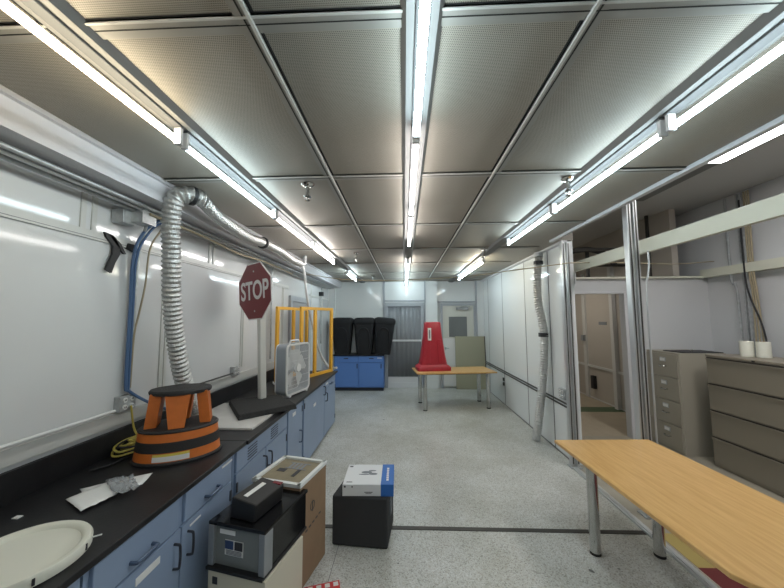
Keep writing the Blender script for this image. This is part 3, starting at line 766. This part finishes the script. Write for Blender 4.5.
# ------------------------------------------------------------ yellow frames
def yframe(x0, y0, x1, y1, mids, label, mesh=False):
    L = math.hypot(x1-x0, y1-y0); a = math.atan2(y1-y0, x1-x0)
    t = thing('metal_stand', label, 'frame', (x0, y0, ZT), a)
    w = .03; Hf = 1.17
    for x in [0, L]+mids: B(x-w, x+w, -.02, .02, 0, Hf).build('upright', M_yellow, t, bevel=.004)
    for z in (.025, Hf-.025): B(-w, L+w, -.018, .018, z-.025, z+.025).build('cross_rail', M_yellow, t, bevel=.004)
    if mesh:
        B(L*.86, L*.93, .02, .035, .05, Hf-.05).build('perforated_strip', M_galv, t)
    return t
yframe(-1.66, 5.06, -1.36, 5.86, [.36], 'yellow metal frame standing at the far end of the bench, nearer one')
yframe(-2.0, 4.92, -1.80, 5.78, [.45], 'yellow metal frame close to the wall behind the fan', True)

# ------------------------------------------------------------ boxes on the floor
a13 = math.radians(-13)
t = thing('tall_cardboard_box', 'tall brown cardboard box with white foam edged top beside the bench', 'box', (-.90, 2.58, 0), a13)
w, dd, hh = .197, .20, .715
t.location = (-.90, 2.565, 0)
B(-w, w, -dd, dd, 0, hh).build('carton', M_card, t, bevel=.003)
g = G()
for x0, x1, y0, y1 in ((-w-.008, -w+.022, -dd-.008, dd+.008), (w-.022, w+.008, -dd-.008, dd+.008), (-w, w, -dd-.008, -dd+.022), (-w, w, dd-.022, dd+.008)): g.box(x0, x1, y0, y1, hh-.002, hh+.022)
g.build('foam_edge', M_foam, t)
B(-w+.02, w-.02, -dd+.02, dd-.02, hh, hh+.006).build('lid_flap', M_cardd, t)
g = G()
for k in range(4): g.box(-.06+k*.035, -.04+k*.035, .04, .12, hh+.006, hh+.008)
g.box(-.08, .1, .12, .13, hh+.006, hh+.008); g.box(-.08, .1, .03, .04, hh+.006, hh+.008); g.build('shipping_label', M_ink, t)
g = G(); g.box(-.12, -.05, -.03, .02, hh+.006, hh+.008); g.box(.04, .07, -.08, .03, hh+.006, hh+.008); g.build('brown_mark', M_inkd, t)
g = G(); n = 14
for k in range(n):
    a0, a1 = 2*PI*k/n, 2*PI*(k+1)/n
    g.prism([(w+.001, .035*math.cos(a0)-.02, .5+.035*math.sin(a0)), (w+.001, .035*math.cos(a1)-.02, .5+.035*math.sin(a1)), (w+.001, .028*math.cos(a1)-.02, .5+.028*math.sin(a1)), (w+.001, .028*math.cos(a0)-.02, .5+.028*math.sin(a0))], (.001, 0, 0))
g.box(w+.001, w+.002, -.025, -.015, .46, .53); g.build('printed_emblem', M_inkd, t); g = G()
for k in range(5): g.box(w+.001, w+.002, -.12+k*.05, -.09+k*.05, .36+.004*k, .372+.004*k)
g.build('printed_mark', M_inkd, t)

t = thing('cream_carton', 'cream carton on the floor carrying the black storage box', 'box', (-.955, 2.13, 0), a13)
B(-.20, .20, -.2, .205, 0, .42).build('carton', M_creambox, t, bevel=.003)
B(-.165, -.13, -.203, -.2, .345, .385).build('black_mark', M_inkd, t)
t = thing('black_storage_box', 'black box with silver clear front on the cream carton', 'storage box', (-.957, 2.175, .421), a13)
W2, D2, H2 = .20, .235, .27
g = G(); g.box(-W2+.01, W2-.01, -D2+.07, D2, .015, H2-.02); g.build('body', M_gloss, t, bevel=.006)
B(-W2-.003, W2+.003, -D2-.004, D2+.003, H2-.022, H2).build('lid', M_gloss, t, bevel=.006)
g = G(); g.box(-W2, W2, -D2-.02, D2, 0, .018); g.build('base_tray', M_black, t, bevel=.005)
for s in (-1, 1): B(s*(W2-.02)-.02, s*(W2-.02)+.02, -D2-.005, -D2+.075, .018, H2-.022).build('corner_post', M_silver, t, bevel=.004)
B(-W2+.035, W2-.035, -D2+.015, -D2+.07, .02, H2-.022).build('clear_front', M_smoke, t)
f = B(-.09, .04, -D2+.012, -D2+.015, .085, .17).build('label', M_white, t)
B(-.088, -.03, -D2+.010, -D2+.012, .12, .168).build('blue_print', mat('navy_print', (50, 70, 110), .4), f)
B(-.02, .036, -D2+.010, -D2+.012, .12, .168).build('dark_print', M_inkd, f)
g = G()
for k in range(4): g.box(-.08, .03, -D2+.010, -D2+.012, .09+k*.007, .093+k*.007)
g.build('print_lines', M_ink, f)
B(-.13, -.02, -D2+.012, -D2+.015, .20, .225).build('paper_tag', M_white, t)

t = thing('small_black_case', 'small black case lying on the black storage box', 'case', (-.965, 2.115, .692), math.radians(-16))
g = G(); g.prism([(-.10, -.13, 0), (.09, -.13, 0), (.10, -.13, .105), (-.085, -.13, .125)], (0, .27, 0)); g.build('case', M_black, t, bevel=.01)
g = G(); g.prism([(-.03, -.09, .1205), (.0, -.09, .117), (.0, .08, .117), (-.03, .08, .1205)], (0, 0, .0025)); g.build('white_strip', M_white, t)
B(.02, .09, .11, .14, .107, .113).build('red_strap', mat('dark_red', (120, 34, 40), .5), t)

t = thing('black_cube', 'charcoal cube box on the floor under the white and blue carton', 'box', (-.375, 2.965, 0), math.radians(-4))
g = G(); hw = .245
g.prism([(-hw, -.17, .003), (hw-.01, -.18, .003), (hw, .20, .003), (-hw+.04, .20, .003)], (0, 0, .405)); g.build('body', M_cube, t, bevel=.014, bseg=3)
B(hw-.006, hw+.004, -.05, .03, .2, .32).build('side_handle', M_ink, t)
t = thing('white_blue_carton', 'white carton with a blue end on top of the charcoal cube', 'box', (-.325, 2.985, .411), math.radians(1))
B(-.218, .218, -.185, .185, 0, .095).build('carton', M_boxw, t, bevel=.002)
g = G(); g.box(.11, .2195, -.1865, .1865, -.0005, .0965); g.build('blue_end', M_boxb, t)
g = G()
for x, y, sx_, sy_ in ((-.03, .03, .05, .022), (.02, .06, .035, .012), (-.05, -.01, .05, .01), (.03, .0, .04, .02)): g.loft([[(x+sx_*math.cos(k*PI/6), y+sy_*math.sin(k*PI/6), z) for k in range(12)] for z in (.0955, .0965)])
g.build('product_picture', M_ink, t)
g = G(); g.box(-.2, -.17, .13, .15, .0955, .0965); g.box(-.19, -.14, -.15, -.14, .0955, .0965); g.box(-.03, .04, -.187, -.186, .03, .036); g.box(-.02, .03, -.187, -.186, .02, .024); g.box(-.205, -.19, -.187, -.186, .07, .085); g.box(-.14, -.13, -.187, -.186, .07, .083); g.build('printed_mark', M_inkd, t)
g = G()
for k in range(7): g.box(.155, .175, -.12+k*.035, -.095+k*.035, .0968, .0975)
g.build('end_print', M_letter, t)

t = thing('red_card', 'red printed card lying on the floor at the bottom edge', 'card', (-.585, 2.33, 0), math.radians(17))
B(-.125, .125, -.15, .095, 0, .004).build('card', M_redbox, t)
g = G()
for k in range(4): g.box(-.10+k*.06, -.065+k*.06, .05, .085, .004, .005)
g.build('white_print', M_letter, t)

# ------------------------------------------------------------ tables
def table(label, loc, rot, hx, hy, legs, r, name='wooden_table', top=None, z=.74, thick=.028):
    t = thing(name, label, 'table', loc, rot)
    if top: g = G(); g.prism([(x, y, z-thick) for x, y in top], (0, 0, thick))
    else: g = B(-hx, hx, -hy, hy, z-thick, z)
    g.build('tabletop', M_maple, t, bevel=.005)
    B(-hx+.12, hx-.12, -hy+.12, hy-.12, z-thick-.03, z-thick).build('apron', M_rub, t)
    for x, y in legs:
        l_ = G().lathe((x, y), [(r*.99, .02), (r, .03), (r, z-thick)], 24).build('leg', M_chrome, t, smooth=True)
        G().cyl((x, y), r*1.0, 0, .021, 20).build('foot', M_gap, l_, smooth=True)
    return t
# near: local x = width, y = length
table('long maple table with chrome legs at the right front', (1.93, 2.37, 0), math.radians(2.2), .46, .86,
      [(-.37, .43), (.13, .40), (-.08, -.62), (.34, -.66)], .041, top=[(-.465, -.74), (-.43, -.80), (-.36, -.86), (.46, -.86), (.46, .86), (-.455, .86)])
table('maple table standing at the back under the red barrier', (1.07, 7.18, 0), math.radians(6.7), .86, .40, [(-.69, -.34), (.69, -.30), (-.69, .28), (.69, .28)], .045, z=.775)

# red barrier
t = thing('red_barrier', 'red plastic road barrier on the back table', 'barrier', (.63, 7.18, .7755), math.radians(8))
def rr3(w, d, r, z, x=0): return [(x+a, b_, z) for a, b_ in rrect(w, d, r, 4)]
g = G(); g.loft([rr3(.74, .44, .05, 0), rr3(.74, .44, .05, .07), rr3(.66, .38, .05, .11), rr3(.60, .34, .05, .13)]); g.build('flared_base', M_red, t, smooth=True)
g = G(); g.loft([rr3(.60, .34, .05, .12), rr3(.53, .30, .05, .30), rr3(.40, .26, .04, .72), rr3(.34, .24, .04, 1.04), rr3(.31, .21, .04, 1.06)]); g.build('body', M_red, t, smooth=True)
for x in (-.11, .11):
    g = G(); g.loft([[(x*1.3-.05, -.155, .16), (x*1.3+.05, -.155, .16), (x*1.3+.05, -.175, .16), (x*1.3-.05, -.175, .16)], [(x-.04, -.125, .68), (x+.04, -.125, .68), (x+.04, -.142, .68), (x-.04, -.142, .68)]]); g.build('rib', M_red, t, bevel=.008)
B(-.13, -.06, -.155, -.12, .66, .93).build('white_label', M_white, t)
g = G().box(-.11, -.08, -.158, -.154, .70, .89); g.build('label_print', M_ink, t)

# ------------------------------------------------------------ back blue cabinet and bins
t = thing('base_cabinet', 'bright blue two-door cabinet against the back wall', 'cabinet', (-1.225, 8.72, 0))
B(-.67, .67, -.20, .22, .09, .93).build('body', M_cab2, t)
B(-.66, .66, -.17, .22, 0, .09).build('plinth', M_toe, t)
for s in (-1, 1):
    p = B(min(s*.012, s*.655), max(s*.012, s*.655), -.225, -.20, .765, .915).build('drawer', M_cab2, t, bevel=.004)
    B(s*.34-.06, s*.34+.06, -.245, -.225, .85, .87).build('handle', M_dkhand, p)
    p = B(min(s*.012, s*.655), max(s*.012, s*.655), -.225, -.20, .11, .75).build('door', M_cab2, t, bevel=.004)
    hx_ = -.04 if s < 0 else .60
    B(hx_-.01, hx_+.01, -.25, -.225, .60, .72).build('handle', M_dkhand, p)
B(.5, .62, -.229, -.225, .86, .88).build('sticker', M_white, t)
B(-.69, .69, -.25, .225, .93, .965).build('worktop', M_top, t)
def bin_(x, label, tilt=0):
    t = thing('black_bin', label, 'bin', (x, 8.68, .966), 0, None)
    t.rotation_euler = (0, tilt, 0)
    def rg(w, d, z): return [(a, b_, z) for a, b_ in rrect(w, d, .07, 5)]
    g = G(); g.loft([rg(.40, .36, 0), rg(.43, .38, .1), rg(.54, .42, .82)]); g.build('tub', M_bin, t, smooth=True)
    g = G(); g.loft([rg(.55, .43, .80), rg(.575, .45, .83), rg(.575, .45, .9), rg(.53, .42, .955), rg(.40, .30, .985)]); g.build('lid', M_bin, t, smooth=True, bevel=.01)
    pts = [(-.14, -.198, .08), (-.15, -.213, .5), (-.10, -.222, .66), (0, -.224, .70), (.10, -.222, .66), (.15, -.213, .5), (.14, -.198, .08)]
    G().tube(spline(pts, .04), .02, 8).build('arch_rib', M_bin, t, smooth=True)
bin_(-1.69, 'black plastic bin on the back cabinet, leftmost of three')
bin_(-1.09, 'black plastic bin on the back cabinet, middle of three')
bin_(-.59, 'black plastic bin on the back cabinet, rightmost of three', math.radians(4))

# leaning board
t = thing('leaning_board', 'olive tan board leaning on the back door', 'board', (1.80, 8.76, 0))
t.rotation_euler = (math.radians(-4), 0, 0)
B(-.40, .40, -.015, .015, 0, 1.42).build('board', M_olive, t, bevel=.003)
B(.40, .42, -.02, .02, 0, 1.42).build('dark_edge', M_rub, t)

# ------------------------------------------------------------ filing cabinets
t = thing('filing_cabinet', 'taupe four-drawer filing cabinet beside the post', 'filing cabinet', (3.86, 4.92, 0))
B(.015, .66, -.26, .34, 0, 1.405).build('body', M_file, t, bevel=.004)
for k in range(4):
    z0 = .045+k*.335
    p = B(-.004, .02, -.245, .325, z0, z0+.325).build('drawer', M_filed, t, bevel=.003)
    B(-.012, -.004, -.05, .05, z0+.215, z0+.275).build('label_holder', M_galv, p)
    B(-.016, -.012, -.04, .04, z0+.225, z0+.262).build('card', M_white, p)
    G().tube(spline([(-.004, -.05, z0+.15), (-.03, -.045, z0+.15), (-.033, 0, z0+.145), (-.03, .045, z0+.15), (-.004, .05, z0+.15)], .01), .009, 8).build('handle', M_chrome, p, smooth=True)
t = thing('flat_tray', 'flat dark tray on the four-drawer filing cabinet', 'tray', (4.18, 4.86, 1.406))
B(-.22, .33, -.18, .18, 0, .012).build('tray', M_gaffer, t, bevel=.003)
G().cyl((0, -.05), .02, .012, .04, 12).build('knob', M_chrome, t, smooth=True)
t = thing('lateral_file_cabinet', 'wide dark taupe lateral file cabinet on the right', 'filing cabinet', (4.0, 3.83, 0))
B(.015, .56, -.6, .57, 0, 1.42).build('body', M_lat, t, bevel=.004)
B(-.005, .56, -.6, .57, 1.395, 1.425).build('top', M_lat, t, bevel=.004)
for k in range(4):
    z0 = .05+k*.337
    p = B(-.006, .02, -.585, .555, z0, z0+.30).build('drawer', M_lat, t, bevel=.003)
    B(-.02, .0, -.585, .555, z0+.300, z0+.312).build('pull_lip', M_lat, p)
    B(-.010, .0, -.585, .555, z0+.318, z0+.328).build('recess', M_rub, p)
B(-.012, -.005, -.03, .0, 1.40, 1.415).build('lock', M_gap, t)
for x, y, lb in ((4.26, 4.13, 'left of two cream rolls on the lateral file cabinet'), (4.32, 4.00, 'right of two cream rolls on the lateral file cabinet')):
    t = thing('cream_roll', lb, 'roll', (x, y, 1.426))
    g = G(); g.lathe((0, 0), [(.060, 0), (.064, .005), (.064, .185), (.060, .19), (.025, .19)], 24); g.build('roll', M_cream, t, smooth=True)
    G().cyl((0, 0), .024, .188, .193, 14).build('core', M_card, t)
# conduits on the side room wall
def vline(x, y, r, z0, z1, m, name, label, cat): return tag(G().cyl((x, y), r, z0, z1, 10).build(name, m, smooth=True), label, cat)
t = thing('wall_strut', 'vertical steel strut on the side room wall above the rolls', 'strut', (4.87, 4.64, 1.0))
B(-.02, .02, -.025, -.005, 0, 2.7).build('channel', M_galv, t); B(-.02, .02, .02, .04, 0, 2.7).build('channel', M_galv, t)
wallline([(4.87, 4.85, 3.7), (4.87, 4.85, 2.6), (4.87, 4.83, 2.4), (4.87, 4.78, 2.3), (4.87, 4.76, 1.0)], .016, M_galv, 'conduit', 'grey conduit left of the strut on the side room wall', 'conduit')
for k, y in enumerate((4.56, 4.53, 4.50)):
    wallline([(4.85, y, 3.7), (4.85, y+.02, 2.6), (4.85, y, 2.2), (4.85, y-.03*k+.02, 1.0)], .010, M_tanh, 'tan_cable', ['tan cable nearest the strut on the side room wall', 'middle tan cable on the side room wall', 'tan cable farthest from the strut on the side room wall'][k], 'cable')
wallline([(4.84, 4.62, 3.6), (4.83, 4.62, 2.6), (4.83, 4.58, 2.2), (4.83, 4.46, 1.8), (4.83, 4.40, 1.3)], .010, M_gaffer, 'black_cable', 'black cable curving down to the right on the side room wall', 'cable')
# corridor objects
t = thing('wall_phone', 'dark wall phone in the corridor beyond the doorway', 'phone', (4.42, 7.75, .25)); B(0, .08, -.06, .06, 0, .3).build('body', M_gaffer, t, bevel=.01)
t = thing('corridor_sign', 'small grey sign on the tan corridor wall', 'sign', (4.49, 7.35, 1.75)); B(0, .008, -.14, .14, 0, .07).build('plate', M_ink, t)
t = thing('switch_box', 'grey box on the corridor pillar', 'switch box', (4.40, 8.04, 1.35)); B(0, .06, -.05, .05, 0, .14).build('box_body', M_silver, t)

GR = {'ceiling_tube_light': 'fluorescent tubes along the ceiling', 'ceiling_sprinkler': 'sprinklers under the ceiling', 'base_cabinet': 'blue lab base cabinets',
      'black_bin': 'black bins on the back cabinet', 'foil_duct': 'silver foil duct hoses', 'outlet_box': 'wall outlet boxes', 'cream_roll': 'rolls on the lateral file cabinet',
      'worktop': 'black worktops of the left bench', 'blue_hose': 'blue hoses on the left wall', 'metal_stand': 'yellow metal stands', 'wooden_table': 'maple tables with chrome legs',
      'partition_post': 'posts of the open partition', 'bent_pipe': 'thin bent pipes at the partition', 'conduit': 'wall conduits', 'tan_cable': 'tan cables', 'recessed_ceiling_light': 'side room ceiling lights'}
for o in list(bpy.data.objects):
    if o.parent is None and 'label' in o.keys():
        k = o.name.split('.')[0]
        if k in GR: o['group'] = GR[k]
# ------------------------------------------------------------ world, camera
w = bpy.data.worlds.new('World'); S.world = w; w.use_nodes = True
w.node_tree.nodes['Background'].inputs[0].default_value = (.6, .65, .7, 1); w.node_tree.nodes['Background'].inputs[1].default_value = .15
f = 315.; pitch = math.atan(24.5/315); yaw = math.atan(12/315.); roll = math.radians(.3)
fw = Vector((-math.sin(yaw)*math.cos(pitch), math.cos(yaw)*math.cos(pitch), math.sin(pitch)))
r0 = Vector((math.cos(yaw), math.sin(yaw), 0)); u0 = r0.cross(fw)
r = r0*math.cos(roll)-u0*math.sin(roll); u = r.cross(fw)
cd = bpy.data.cameras.new('camera'); cam = bpy.data.objects.new('camera', cd); COL.objects.link(cam)
Mx = Matrix((r, u, -fw)).transposed().to_4x4(); Mx.translation = (0, 0, 1.92)
cam.matrix_world = Mx
cd.sensor_fit = 'HORIZONTAL'; cd.sensor_width = 36; cd.lens = f*36/784; cd.clip_start = .05
S.camera = cam
S.view_settings.view_transform = 'Standard'; S.view_settings.look = 'None'
S.view_settings.exposure = .6; S.view_settings.gamma = 1
try: S.view_settings.use_curve_mapping = False
except Exception: pass
